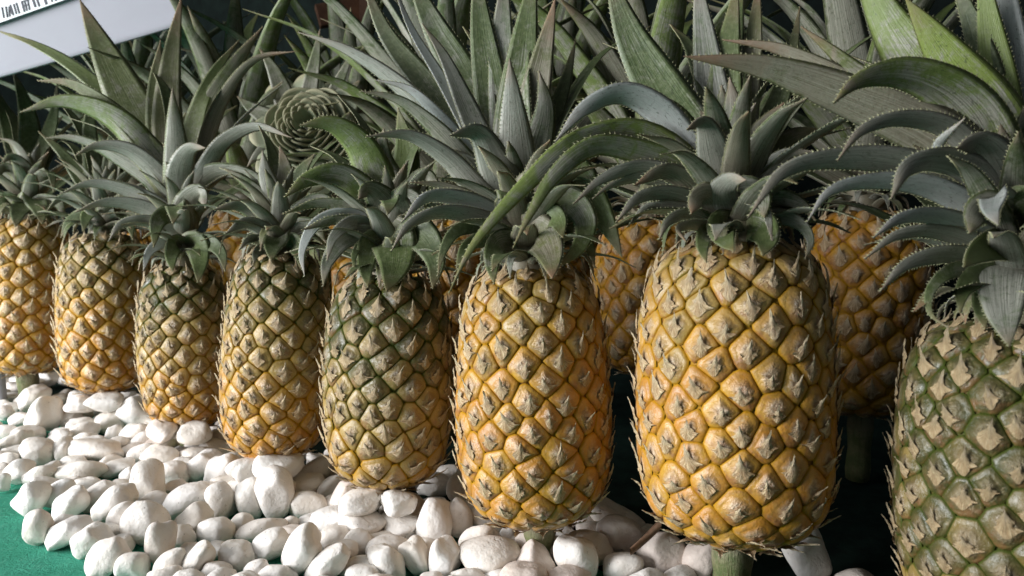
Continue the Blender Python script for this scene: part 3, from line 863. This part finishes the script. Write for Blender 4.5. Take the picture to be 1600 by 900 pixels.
pineapple('largest bright yellow pineapple, held on a pale green stalk', (1146, 836), (1148, 384), 318, 0.45, 13, 0.14, 1.0, 1, [
    ([(1116, 330), (1088, 232), (1038, 150), (985, 55), (945, -60)], 88, 1, 'g', dict(k=.88, gut=.2)),
    ([(1118, 330), (1082, 225), (1042, 165), (1004, 152)], 58, -1.5, 'G', dict(k=.8)),
    ([(1134, 330), (1130, 205), (1136, 100), (1152, -30)], 66, 1.5, 'g', dict(k=.9)),
    ([(1142, 330), (1160, 190), (1176, 80), (1186, -40)], 48, 2, 't', dict(k=.9)),
    ([(1126, 325), (1120, 205), (1104, 80), (1086, -60)], 60, 2, 'p', dict(k=.9)),
    ([(1150, 330), (1200, 200), (1232, 110), (1250, 10)], 40, 3, 'd', dict(k=.85)),
    ([(1128, 335), (1116, 240), (1098, 192), (1073, 203)], 62, -4, 'p', dict(k=.85)),
    ([(1130, 325), (1140, 230), (1146, 180), (1140, 120)], 62, -1, 'g', dict(k=.9)),
    ([(1140, 330), (1172, 240), (1200, 190), (1225, 160)], 60, -1, 't', dict(k=.85)),
    ([(1110, 345), (1080, 290), (1040, 268), (990, 290)], 42, -3, 't', dict(k=.75)),
    ([(1112, 350), (1060, 306), (1000, 308), (962, 348)], 30, -3.5, 'p', dict(k=.7)),
    ([(1112, 352), (1060, 325), (1010, 325), (980, 355)], 24, -2, 'p', dict(k=.6)),
    ([(1116, 358), (1075, 335), (1045, 345), (1030, 375)], 24, -4, 'g', dict(k=.7)),
    ([(1120, 362), (1082, 352), (1060, 358), (1072, 378)], 20, -4, 't', dict(k=.7)),
    ([(1136, 345), (1128, 300), (1142, 282), (1166, 281)], 54, -4, 'p', dict(k=.85)),
    ([(1150, 340), (1185, 285), (1228, 242), (1272, 236)], 40, -2, 'p', dict(k=.75)),
    ([(1152, 335), (1192, 250), (1240, 212), (1300, 205)], 46, 0, 't', dict(k=.75)),
    ([(1136, 352), (1126, 352), (1132, 372), (1147, 392)], 42, -5, 'g', dict(k=.85)),
    ([(1120, 362), (1105, 362), (1098, 385), (1104, 410)], 26, -4.5, 'g', dict(k=.8)),
    ([(1160, 350), (1186, 352), (1198, 372), (1192, 400)], 52, -5, 'g', dict(k=.85)),
    ([(1165, 345), (1215, 338), (1252, 352), (1266, 376), (1258, 405)], 24, -3.5, 'p', dict(k=.65)),
    ([(1160, 340), (1210, 310), (1250, 318), (1275, 345)], 36, -2, 'd', dict(k=.7)),
    ([(1145, 340), (1165, 302), (1185, 310), (1195, 340)], 60, -3.5, 'g', dict(k=.85)),
    ([(1125, 345), (1105, 305), (1090, 310), (1080, 335)], 50, -3.5, 't', dict(k=.85)),
    # long arching leaves that lean over to the neighbouring crown
    ([(1118, 335), (1060, 240), (990, 205), (900, 222), (822, 288), (736, 388), (701, 460)], 36, -6, 'Y', dict(k=.75)),
    ([(1116, 335), (1062, 262), (1000, 238), (930, 228), (868, 272), (828, 335), (801, 389)], 38, -5, 'G', dict(k=.75)),
    ([(1116, 330), (1075, 240), (1030, 175), (975, 147), (915, 168), (867, 222)], 54, -3, 's', dict(k=.7)),
    ([(1112, 340), (1062, 280), (1000, 262), (940, 280), (895, 320)], 32, -3, 'p', dict(k=.7)),
    ([(1112, 345), (1062, 292), (1000, 278), (950, 292), (925, 312)], 28, -2, 'g', dict(k=.7)),
], crown_top=(1136, 220), fill=8, skirt=8, fl=(.1, .15))

pineapple('dark olive pineapple under broad yellow green crown leaves, near end of front row', (1586, 985), (1590, 505), 372, 0.395, 14, 0.92, 0.5, -1, [
    ([(1560, 300), (1450, 205), (1330, 152), (1200, 106), (1068, 88)], 76, -1, 't', dict(k=.85, gut=.2)),
    ([(1550, 290), (1420, 190), (1290, 110), (1215, 76), (1128, 62)], 50, 2, 't', dict(k=.8)),
    ([(1545, 280), (1440, 180), (1350, 122), (1300, 80), (1251, 41)], 52, 1, 'b', dict(k=.85)),
    ([(1550, 290), (1440, 190), (1340, 135), (1290, 122), (1243, 134)], 28, 0, 'b', dict(k=.7)),
    ([(1562, 300), (1530, 190), (1480, 140), (1405, 114), (1338, 128), (1302, 162)], 74, -3, 'G', dict(k=.85, gut=.22)),
    ([(1566, 300), (1545, 190), (1480, 90), (1414, -4)], 100, 0, 'y', dict(k=.9, gut=.2)),
    ([(1556, 290), (1480, 165), (1400, 55), (1330, -80)], 104, 2, 'Y', dict(k=.88, gut=.2)),
    ([(1566, 290), (1548, 140), (1520, 40), (1478, -60)], 52, 1, 'd', dict(k=.85)),
    ([(1572, 290), (1562, 140), (1545, 30), (1530, -80)], 56, 0.5, 'y', dict(k=.9)),
    ([(1578, 300), (1578, 150), (1572, 40), (1566, -80)], 80, 1.5, 's', dict(k=.9)),
    ([(1588, 300), (1620, 160), (1640, 60), (1660, -60)], 90, 0, 'g', dict(k=.9)),
    ([(1600, 310), (1660, 200), (1720, 120), (1800, 60)], 70, 0, 'g', dict(k=.85)),
    ([(1558, 310), (1490, 205), (1405, 186), (1345, 205), (1308, 252)], 36, -4, 'p', dict(k=.75)),
    ([(1556, 330), (1440, 262), (1310, 248), (1225, 268), (1168, 341)], 46, -4, 'p', dict(k=.75)),
    ([(1556, 350), (1450, 292), (1355, 284), (1295, 300), (1261, 347)], 38, -3, 's', dict(k=.7)),
    ([(1560, 335), (1520, 268), (1460, 250), (1418, 262), (1392, 312)], 48, -5, 'p', dict(k=.75)),
    ([(1560, 310), (1500, 262), (1466, 228), (1508, 184)], 34, -4, 's', dict(k=.7)),
    ([(1558, 385), (1520, 358), (1460, 338), (1405, 342), (1364, 372)], 34, -4, 's', dict(k=.75)),
    ([(1558, 400), (1530, 382), (1462, 362), (1400, 368), (1351, 405)], 28, -3, 'p', dict(k=.7)),
    ([(1560, 420), (1530, 405), (1470, 398), (1412, 416), (1374, 457)], 30, -4, 'p', dict(k=.75)),
    ([(1562, 430), (1520, 418), (1478, 428), (1452, 460), (1455, 492), (1482, 512)], 24, -4, 'g', dict(k=.7)),
    ([(1574, 400), (1568, 420), (1568, 480), (1577, 542)], 66, -6, 'p', dict(k=.9, gut=.18)),
    ([(1574, 380), (1545, 388), (1525, 400), (1506, 418)], 46, -5, 'G', dict(k=.8)),
    ([(1578, 345), (1556, 308), (1548, 325), (1560, 352)], 44, -5.5, 's', dict(k=.8)),
    ([(1570, 360), (1548, 325), (1530, 330), (1515, 365)], 60, -4, 'g', dict(k=.85)),
    ([(1585, 360), (1605, 320), (1625, 335), (1635, 380)], 70, -5, 'g', dict(k=.85)),
    ([(1572, 330), (1556, 260), (1530, 225), (1495, 232)], 80, -3.5, 'p', dict(k=.88)),
    ([(1590, 420), (1625, 400), (1655, 430), (1670, 490)], 60, -5, 'g', dict(k=.85)),
    ([(1566, 430), (1530, 430), (1505, 455), (1500, 490)], 40, -3, 'd', dict(k=.8)),
    ([(1568, 440), (1545, 450), (1535, 480), (1540, 515)], 40, -3.5, 'd', dict(k=.8)),
], crown_top=(1580, 260), fill=8, skirt=8, fl=(.1, .15))

# ------------------------------------------------------------------ the shaded second row
B = 'shaded pineapples of the second row'
pineapple('shaded reddish brown pineapple on a bare stalk, behind the dark olive near-end pineapple', (1346, 642), (1352, 335), 205, 0.65, 11, 0.0, 0.2, 1, (), (1350, 150), 34, 10, False, B, (.12, .2), 'dGg', 1.0, True, True)
pineapple('shaded orange brown pineapple tucked behind the largest bright yellow one', (1012, 580), (1012, 345), 180, 0.71, 11, 0.0, 0.2, -1, (), (1010, 150), 34, 8, False, B, (.12, .2), 'dGb', 1.0, True, True)
pineapple('shaded pineapple behind the green grooved one, hardly showing past its crown', (700, 590), (700, 345), 165, 0.76, 10, 0.1, 0.2, 1, (), (695, 170), 32, 8, False, B, (.12, .2), 'dGd', 1.0, False, True)
pineapple('shaded dark red pineapple seen past the crown of the olive tan pineapple', (388, 540), (388, 330), 140, 0.90, 10, 0.0, 0.1, -1, (), (372, 190), 34, 8, False, B, (.13, .21), 'dGd', 1.0, False, True)
pineapple('shaded pineapple behind the far crowns, next to the white sign', (215, 500), (215, 310), 120, 1.02, 10, 0.0, 0.1, 1, (), (215, 190), 34, 8, False, B, (.13, .21), 'dGd', 1.0, False, True)
pineapple('shaded pineapple whose long dull leaves rise behind the rosette plant', (548, 545), (548, 330), 135, 0.94, 10, 0.1, 0.2, 1, (), (545, 190), 40, 6, False, B, (.13, .21), 'dGd', 1.0, False, True)
pineapple('shaded pineapple whose long dull leaves rise behind the tall grey green crown', (868, 540), (868, 320), 150, 0.86, 10, 0.1, 0.2, -1, (), (872, 150), 40, 6, False, B, (.13, .21), 'dGd', 1.0, False, True)


# ------------------------------------------------------------------ rosette plant
def rosette():
    d = 0.78
    c = W(476, 188, d)
    root = bpy.data.objects.new('rosette_plant', None)
    root.empty_display_size = 0.02
    COL.objects.link(root)
    ax = norm(np.array([-0.05, -0.93, 0.36]))
    fr = frame_for(ax)
    foot = np.array([c[0], c[1] + 0.06, 0.0])
    root.location = foot
    tag(root, 'pale green rosette plant of tightly layered round leaves round a hollow centre', 'succulent')
    px = d / FPX
    # tight cupped petals in rings, then wide flat ones
    def petal(az, r0, r1, z0, z1, half, cup):
        nu, nv = 9, 7
        V, A = [], []
        rd = random.random()
        for j in range(nv):
            q = j / (nv - 1)
            for i in range(nu):
                u = -1 + 2 * i / (nu - 1)
                ww = half * (0.55 + 0.6 * math.sin(math.pi * min(1, 0.18 + 0.62 * q))) * math.sqrt(max(0.03, 1 - (q * 0.93) ** 6))
                a = az + u * ww
                rr = r0 + (r1 - r0) * q * (1 - 0.09 * u * u * q) - cup * u * u * 0.0
                zz = z0 + (z1 - z0) * (q ** 0.8) * (1 - 0.12 * u * u * q) 
                V.append(c + fr @ np.array([rr * math.cos(a), rr * math.sin(a), zz]) - foot)
                A.append((u * .5 + .5, q, rd, 0))
        F = [(j * nu + i, j * nu + i + 1, (j + 1) * nu + i + 1, (j + 1) * nu + i) for j in range(nv - 1) for i in range(nu - 1)]
        me = mesh('petal', V, F, [M['succ']], dict(att=A))
        o = link('petal', me, root)
        md = o.modifiers.new('thick', 'SOLIDIFY')
        md.thickness = 0.0016
    for ring, rp in enumerate((21, 27, 33, 40, 47, 54, 63, 73)):
        rr = rp * px
        cnt = 7
        for i in range(cnt):
            az = 2 * math.pi * i / cnt + ring * 0.55 + random.uniform(-.14, .14)
            petal(az, rr * 0.76, rr * random.uniform(0.96, 1.04), -0.024 - 0.002 * ring, 0.006 - 0.0028 * ring + random.uniform(-.0012, .0012), 1.12 * math.pi / cnt, 0)
    for i in range(8):
        az = 2 * math.pi * i / 8 + random.uniform(-.15, .15)
        rr = random.uniform(92, 112) * px
        petal(az, 40 * px, rr, -0.030, -0.022 + random.uniform(-.003, .003), 0.34, 0)
    for i in range(7):
        az = 2 * math.pi * (i + .5) / 7 + random.uniform(-.15, .15)
        rr = random.uniform(100, 125) * px
        petal(az, 40 * px, rr, -0.036, -0.034 + random.uniform(-.003, .003), 0.27, 0)
    # woolly upright straps behind the rosette
    for pts, wp in (([(478, 175), (484, 140), (492, 95), (500, 45)], 34), ([(450, 180), (440, 140), (425, 105), (405, 75)], 44),
                    ([(505, 180), (522, 145), (540, 105), (552, 80)], 30), ([(510, 185), (535, 160), (550, 140), (565, 122)], 32),
                    ([(515, 195), (545, 188), (560, 175), (570, 172)], 24), ([(510, 205), (560, 200), (590, 205), (610, 212)], 40),
                    ([(440, 195), (420, 185), (395, 170), (370, 150)], 40), ([(450, 215), (425, 225), (405, 240), (385, 262)], 34)):
        P3 = [W(x, y, d + 0.03) for x, y in pts]
        rad = norm(P3[-1] - P3[0] + np.array([0, .02, 0]))
        V, F, MI, at = leaf_mesh(P3, wp * px, UP, norm(rad - UP * rad.dot(UP) * 0.8), k=0.85, tone=(0.05, 0.25, 0.4, 0), gut=0.15, n=14, teeth=False)
        link('leaf', mesh('leaf', V - foot, F, [M['leaf'], M['spine']], at, True, MI), root)
    # stem down to the ground
    n = 12
    V = []
    for q in (0, 0.35, 0.7, 1):
        ctr = (c - ax * 0.03 - foot) * q
        for i in range(n):
            a = 2 * math.pi * i / n
            V.append(ctr + np.array([0.011 * math.cos(a), 0.011 * math.sin(a), 0]))
    F = [(j * n + i, j * n + (i + 1) % n, (j + 1) * n + (i + 1) % n, (j + 1) * n + i) for j in range(3) for i in range(n)]
    link('stem', mesh('stem', V, F, [M['stalk']], dict(att=[(0, .3, .5, 0)] * len(V))), root)
rosette()

# ------------------------------------------------------------------ white sign with lettering
def prism(poly, t, frame, org):
    """poly: 2-D outline in the frame's x,y; thickness t along its z."""
    n = len(poly)
    V = [org + frame @ np.array([x, y, 0]) for x, y in poly] + [org + frame @ np.array([x, y, t]) for x, y in poly]
    F = [tuple(range(n - 1, -1, -1)), tuple(range(n, 2 * n))]
    F += [(i, (i + 1) % n, n + (i + 1) % n, n + i) for i in range(n)]
    return np.array(V), F

def sign():
    d = 0.80
    root = bpy.data.objects.new('sign', None)
    root.empty_display_size = 0.03
    COL.objects.link(root)
    px = d / FPX
    org = W(0, 122, d)
    root.location = org
    tag(root, 'white curved plastic sign with a strip of dark lettering, above the far crowns', 'sign')
    x = norm(RIGHT * 0.962 + UP * 0.272)
    y = norm(-RIGHT * 0.272 + UP * 0.962)
    fr = np.stack([x, y, np.cross(x, y)], 1)     # z towards the camera
    # board: lower lip curls forward slightly; the right end is rounded
    L, Hh = 308 * px, 260 * px
    x0 = -240 * px
    nx, ny = 40, 24
    V = []
    for j in range(ny):
        v = j / (ny - 1)
        for i in range(nx):
            u = i / (nx - 1)
            xx = x0 + (L - x0) * u
            yy = Hh * v
            # rounded right corner
            r = 22 * px
            if xx > L - r and yy < r:
                k = (xx - (L - r)) / r
                yy = max(yy, r - r * math.sqrt(max(0, 1 - k * k)) * 1.0)
            xx -= 10 * px * (v * (1.0 if u > 0.97 else 0))
            zz = -0.020 * ((v - 0.0) ** 2) * 0.4 + 0.004 * math.exp(-(yy / (10 * px)) ** 2) + 0.012 * (u - 0.5) ** 2
            V.append(fr @ np.array([xx, yy, zz]))
    F = [(j * nx + i, j * nx + i + 1, (j + 1) * nx + i + 1, (j + 1) * nx + i) for j in range(ny - 1) for i in range(nx - 1)]
    b = link('board', mesh('board', V, F, [M['card']]), root)
    b.modifiers.new('thick', 'SOLIDIFY').thickness = 0.0025
    def lp(qx, qy):
        p = np.array([(qx - 0) * px, -(qy - 122) * px])
        q = RIGHT * p[0] + UP * p[1]
        return np.array([q @ x, q @ y])
    # paper insert
    poly = [lp(-260, 121), lp(0, 39.5), lp(112, 0), lp(240, -46), lp(220, -120), lp(-300, 60)]
    V, F = prism(poly, 0.0008, fr, np.array([0, 0, 0.0]) + fr @ np.array([0, 0, 0.0042]))
    link('paper_insert', mesh('paper_insert', V, F, [M['paper']], smooth=False), root)
    # lettering, stroke by stroke (x, y of foot; x, y of head; thickness), photograph pixels
    st = [(2.5, 36, 1, 18, 3.2), (11, 31, 8, 14, 2.0), (16.5, 30, 14, 13, 2.0), (20, 29, 19, 13, 1.8), (19, 13, 24, 25, 1.8), (19, 20, 23, 18.5, 1.6), (26, 27, 20.5, 10, 1.8),
          (30.5, 25, 26, 9, 1.8), (35, 24, 30, 7, 2.0), (43, 21.5, 38.5, 5, 2.4), (47, 20, 43, 4.5, 1.8), (51, 18.5, 48, 3.5, 1.8), (39, 5.5, 50, 2.5, 2.0), (42, 12, 50, 10, 1.6),
          (60, 14, 54, -4, 3.0), (66, 13, 60, -5, 2.4), (77, 10, 72, -7, 3.2), (86, 6, 82, -9, 2.0), (92, 4.5, 89, -10, 2.2), (103, 0, 101, -13, 2.0),
          (-6, 39, -9, 21, 2.4), (-14, 42, -18, 24, 2.4), (-25, 45, -28, 27, 2.2), (-33, 48, -37, 30, 2.4)]
    for ax_, ay, bx, by, t in st:
        a, bb = lp(ax_, ay), lp(bx, by)
        dv = (bb - a) / np.linalg.norm(bb - a)
        nv = np.array([-dv[1], dv[0]]) * t * 0.5 * px
        V, F = prism([a - nv, a + nv, bb + nv, bb - nv][::-1], 0.0004, fr, fr @ np.array([0, 0, 0.0052]))
        link('letter_stroke', mesh('letter_stroke', V, F, [M['ink']], smooth=False), root)
    # post that carries the sign, behind the crowns
    n = 10
    foot = fr @ np.array([-0.03, 0.05, -0.02])
    V = []
    for zz in (0.0, -(org[2] + foot[2])):
        for i in range(n):
            a = 2 * math.pi * i / n
            V.append(foot + np.array([0.006 * math.cos(a), 0.006 * math.sin(a), zz]))
    F = [(i, (i + 1) % n, n + (i + 1) % n, n + i) for i in range(n)]
    link('post', mesh('post', V, F, [M['card']]), root)
sign()

# ------------------------------------------------------------------ wooden board high at the back
def board():
    d = 1.0
    px = d / FPX
    org = W(545, 20, d)
    x = norm(RIGHT * 0.92 + UP * 0.26 + FWD * 0.25)
    z = norm(np.cross(x, UP))
    y = np.cross(z, x)
    fr = np.stack([x, y, z], 1)
    L, h, t = 0.04, 0.014, 0.012
    root = bpy.data.objects.new('wooden_crate', None)
    COL.objects.link(root)
    root.location = org
    tag(root, 'brown wooden crate edge behind the tall crowns', 'crate')
    for k, (yy, hh) in enumerate(((0, h),)):
        V, F = prism([(-L, yy - hh), (L, yy - hh), (L, yy + hh), (-L, yy + hh)], t, fr, np.zeros(3))
        o = link('slat', mesh('slat', V, F, [M['wood']], smooth=False), root)
        bv = o.modifiers.new('bevel', 'BEVEL'); bv.width = 0.0015; bv.segments = 2
    for xx in (L - 0.02,):
        hgt = org[2] + 0.02
        V = np.array([org * 0 + fr @ np.array([xx, 0, 0.02]) + np.array([a, b, c]) for c in (-hgt, 0.02) for a, b in ((-.007, -.007), (.007, -.007), (.007, .007), (-.007, .007))])
        F = [(3, 2, 1, 0), (4, 5, 6, 7), (0, 1, 5, 4), (1, 2, 6, 5), (2, 3, 7, 6), (3, 0, 4, 7)]
        V[:4, 2] = -org[2]
        link('upright', mesh('upright', V, F, [M['wood']], smooth=False), root)
board()

# ------------------------------------------------------------------ pebbles
def pebble_shapes(k):
    out = []
    import bmesh
    for s in range(k):
        bm = bmesh.new()
        bmesh.ops.create_icosphere(bm, subdivisions=4, radius=1)
        V = np.array([v.co[:] for v in bm.verts])
        e = random.uniform(0.72, 1.0)
        V = np.sign(V) * np.abs(V) ** e
        V /= np.max(np.abs(V), axis=0)
        # worn flats
        for _ in range(random.randint(3, 7)):
            nrm = norm(rng.normal(size=3))
            dist = random.uniform(0.74, 0.92)
            h = V @ nrm - dist
            soft = np.where(h > -0.08, np.maximum(h + 0.08, 0) ** 1.0, 0)
            V = V - np.outer(soft * 0.62, nrm)
        for _ in range(5):
            kk = rng.normal(size=3) * random.uniform(1.0, 2.2)
            V = V * (1 + 0.05 * np.sin(V @ kk + random.uniform(0, 6)))[:, None]
        for _ in range(6):
            kk = rng.normal(size=3) * random.uniform(3, 5.0)
            V = V * (1 + 0.010 * np.sin(V @ kk + random.uniform(0, 6)))[:, None]
        V /= np.max(np.abs(V), axis=0)
        F = [tuple(v.index for v in f.verts) for f in bm.faces]
        bm.free()
        out.append(mesh('pebble', V, F, [M['pebble']]))
    return out

Z7 = """20 100 70 60 0;70 100 80 55 10;130 170 150 90 50;25 165 110 45 15;25 225 80 70 0;95 255 110 70 10;195 240 175 125 60;230 180 100 70 20;325 180 115 90 -20;405 210 90 70 -40
320 258 115 90 15;375 285 120 80 20;545 225 165 130 -50;470 315 90 78 80;570 315 140 105 20;20 310 100 70 0;60 345 150 75 25;160 392 148 125 0;265 385 120 70 85;245 330 110 65 35
340 345 100 70 30;420 382 235 105 -5;490 452 145 78 15;595 350 110 88 20;685 335 80 58 0;635 398 140 88 15;690 270 130 85 70;30 430 110 80 20;75 475 120 105 25;165 490 150 85 20
320 472 218 95 8;530 490 92 78 15;615 510 195 132 98;720 480 112 108 0;740 405 92 70 -20;810 365 115 85 35;845 442 185 110 30;905 335 95 90 0;780 320 120 85 0;920 470 162 150 0
1055 455 120 58 0;1158 540 215 165 92;1045 565 180 108 98;922 587 165 132 100;770 585 210 122 30;795 672 160 115 35;142 580 165 125 55;230 572 145 110 30;292 600 165 120 50;410 565 180 105 30
460 605 232 115 35;608 680 200 175 -30;512 662 150 110 60;10 520 90 55 90;170 705 165 122 80;258 722 215 100 30;380 755 178 130 20;668 772 195 112 82;750 735 130 110 0;450 820 190 145 35
550 855 148 112 0;710 848 160 95 45;808 832 165 110 55;897 715 155 112 0;890 795 95 70 0;1000 690 100 95 0;1090 700 210 92 15;1115 778 170 125 30;1195 690 110 62 30;978 810 158 118 -10
890 885 140 80 0;1058 880 115 90 20;1255 800 220 160 60;1268 605 178 118 0;1305 475 195 100 35;1375 535 150 90 45;1415 622 200 125 62;1290 685 115 70 20;1400 742 125 115 0;1385 832 215 115 38
1475 880 160 90 10;1530 765 140 122 20"""
Z8 = """225 628 160 140 20;308 628 205 150 30;275 522 172 70 -5;475 525 145 105 0;600 552 165 130 -60;452 678 220 158 75;566 677 185 122 102;680 680 160 115 -50;240 765 200 122 5;290 838 185 130 -45
390 822 155 112 -60;522 825 178 138 85;670 778 168 150 20;640 890 145 95 0;750 832 115 100 20;775 740 105 78 90;888 785 190 125 -45;865 855 190 145 -40;980 722 145 70 0;1065 812 225 170 -50
1220 755 215 165 -30;1225 665 260 120 -25;1250 870 170 125 0;1420 812 205 185 -10;1575 830 200 150 60;80 832 175 115 30;165 880 155 100 0"""
Z9 = "690 808 255 170 105;900 930 180 120 0"
SP = []
for txt, ox in ((Z7, 0), (Z8, 500), (Z9, 1000)):
    for item in txt.replace('\n', ';').split(';'):
        a = [float(q) for q in item.split()]
        SP.append((ox + a[0] / 2.647, 560 + a[1] / 2.647, a[2] / 2.647, a[3] / 2.647, a[4]))

def pebbles():
    shapes = pebble_shapes(16)
    items = []
    for px_, py_, w_, h_, ang in SP:
        a = R(ang)
        X = RIGHT * math.cos(a) + UP * math.sin(a)
        Y = -RIGHT * math.sin(a) + UP * math.cos(a)
        Z = FWD
        depth = 0.5 * (0.42 * w_ + 0.58 * h_)
        ray = FWD + RIGHT * (px_ - CX) / FPX - UP * (py_ - CY) / FPX
        d = 0.6
        for _ in range(12):
            s = d / FPX
            ez = math.sqrt((w_ / 2 * s * X[2]) ** 2 + (h_ / 2 * s * Y[2]) ** 2 + (depth * s * Z[2]) ** 2)
            d = (CAM[2] - ez * 0.97) / (-ray[2])
        s = d / FPX
        items.append([CAM + d * ray, np.array([w_ / 2 * s, h_ / 2 * s, depth * s]) * 1.03, np.stack([X, Y, Z], 1), True])
    # smaller stones between and under the traced ones
    poly = [(-120, 575), (60, 575), (110, 585), (240, 622), (340, 655), (500, 700), (600, 728), (720, 745), (900, 770), (985, 815), (1090, 880), (1110, 1000), (330, 1000), (250, 905), (150, 870), (60, 840), (40, 775), (-120, 700)]
    def inside(x, y):
        c = False
        for i in range(len(poly)):
            (x1, y1), (x2, y2) = poly[i], poly[i - 1]
            if (y1 > y) != (y2 > y) and x < (x2 - x1) * (y - y1) / (y2 - y1) + x1:
                c = not c
        return c
    tries = 0
    while tries < 9000 and len(items) < 268:
        tries += 1
        px_, py_ = random.uniform(-40, 1110), random.uniform(575, 925)
        if not inside(px_, py_):
            continue
        rad = random.uniform(0.008, 0.0125)
        ray = FWD + RIGHT * (px_ - CX) / FPX - UP * (py_ - CY) / FPX
        d = (CAM[2] - rad * 0.7) / (-ray[2])
        c = CAM + d * ray
        ok = all(np.linalg.norm((it[0] - c)[:2]) > 0.80 * (np.mean(it[1]) + rad) for it in items)
        if ok:
            a = random.uniform(0, 6.28)
            X = np.array([math.cos(a), math.sin(a), 0]); Y = np.array([-math.sin(a), math.cos(a), 0]); Z = np.array([0, 0, 1.0])
            items.append([c, np.array([rad * random.uniform(1.05, 1.4), rad * random.uniform(.85, 1.05), rad * .75]), np.stack([X, Y, Z], 1), False])
    # stones heaped round the feet of the stalks
    for bpx, bpy, bd in ((296, 664, 0.71), (424, 713, 0.625), (602, 753, 0.56), (842, 811, 0.50), (168, 609, 0.80)):
        b3 = W(bpx, bpy, bd)
        for k in range(4 if bpx == 842 else 6):
            a = -math.pi / 2 + (k % 4 - 1.5) * 0.85 + random.uniform(-.15, .15)
            up = 1 if k >= 4 else 0
            if up:
                a = -math.pi / 2 + (k - 4.5) * 0.9
            rad = random.uniform(0.0135, 0.0165)
            rr = 0.030 if not up else 0.027
            c = np.array([b3[0] + rr * math.cos(a), b3[1] + rr * math.sin(a), rad * 0.72 + up * 0.019])
            th_ = random.uniform(0, 6.28)
            X = np.array([math.cos(th_), math.sin(th_), 0]); Y = np.array([-math.sin(th_), math.cos(th_), 0]); Z = np.array([0, 0, 1.0])
            items.append([c, np.array([rad * random.uniform(1.0, 1.3), rad * random.uniform(.85, 1.05), rad * .68]), np.stack([X, Y, Z], 1), True])
    # let them settle apart a little
    for _ in range(60):
        for i in range(len(items)):
            for j in range(i):
                a, b = items[i], items[j]
                dv = a[0] - b[0]
                dd = np.linalg.norm(dv)
                if dd > 0.08 or dd < 1e-6:
                    continue
                u = dv / dd
                ra = np.linalg.norm((a[2].T @ u) * a[1]); rb = np.linalg.norm((b[2].T @ u) * b[1])
                ov = (ra + rb) * 0.80 - dd
                if ov > 0:
                    sh = u * np.array([0.5, 1.0, 0.12]) * ov * 0.22
                    a[0] = a[0] + sh * (0.6 if a[3] else 1.4)
                    b[0] = b[0] - sh * (0.6 if b[3] else 1.4)
    for it in items:
        c, sz, fr, traced = it
        # keep it on the ground
        ez = math.sqrt(sum((sz[k] * fr[2, k]) ** 2 for k in range(3)))
        c[2] = max(c[2], ez * 0.96)
        o = link('pebble', random.choice(shapes), None, c)
        m = Matrix([list(r) for r in fr]).to_quaternion()
        fl = random.choice([(1, 0, 0, 0), (0, 1, 0, 0), (0, 0, 1, 0), (0, 0, 0, 1)])
        from mathutils import Quaternion
        o.rotation_mode = 'QUATERNION'
        o.rotation_quaternion = m @ Quaternion(fl)
        o.scale = sz
        q = c - CAM
        dd = q @ FWD
        ppx = CX + FPX * (q @ RIGHT) / dd
        pinky = random.random() < (0.40 if ppx > 780 else 0.06)
        o['tint'] = random.uniform(0.40, 0.8) if pinky else random.uniform(0.0, 0.22)
        order = np.sort(sz)
        if pinky:
            look = 'pinkish beige pebble'
        elif order[2] > 1.45 * order[1]:
            look = 'long white pebble'
        elif order[2] > 0.022:
            look = 'large rounded white pebble'
        elif order[2] < 0.0155:
            look = 'small white pebble'
        else:
            look = 'smooth white pebble'
        spots = [(42, 'far-end golden'), (165, 'stalk-showing tan'), (290, 'slim olive brown'), (430, 'short-crowned olive tan'), (605, 'green grooved'), (838, 'deep orange yellow'), (1148, 'largest bright yellow')]
        near = min(spots, key=lambda t_: abs(t_[0] - ppx))[1]
        tag(o, look + ' in the pebble bed by the ' + near + ' pineapple', 'pebble', look + 's by the ' + near + ' pineapple')
    return items
PB = pebbles()

# ------------------------------------------------------------------ small litter
def twig():
    P = [W(985, 862, 0.47), W(1008, 842, 0.48), W(1032, 818, 0.485)]
    C, L = spline(P, 10)
    V = []
    for i, c in enumerate(C):
        for k in range(6):
            a = math.pi * 2 * k / 6
            rr = 0.0022 + 0.0012 * i / 9
            V.append(c + np.array([0, math.cos(a) * rr, math.sin(a) * rr]) - C[0])
    F = [(j * 6 + i, j * 6 + (i + 1) % 6, (j + 1) * 6 + (i + 1) % 6, (j + 1) * 6 + i) for j in range(9) for i in range(6)]
    tag(link('dry_twig', mesh('dry_twig', V, F, [M['twig']]), None, C[0]), 'thin dry brown twig leaning from the pebbles to the largest pineapple', 'twig')
twig()
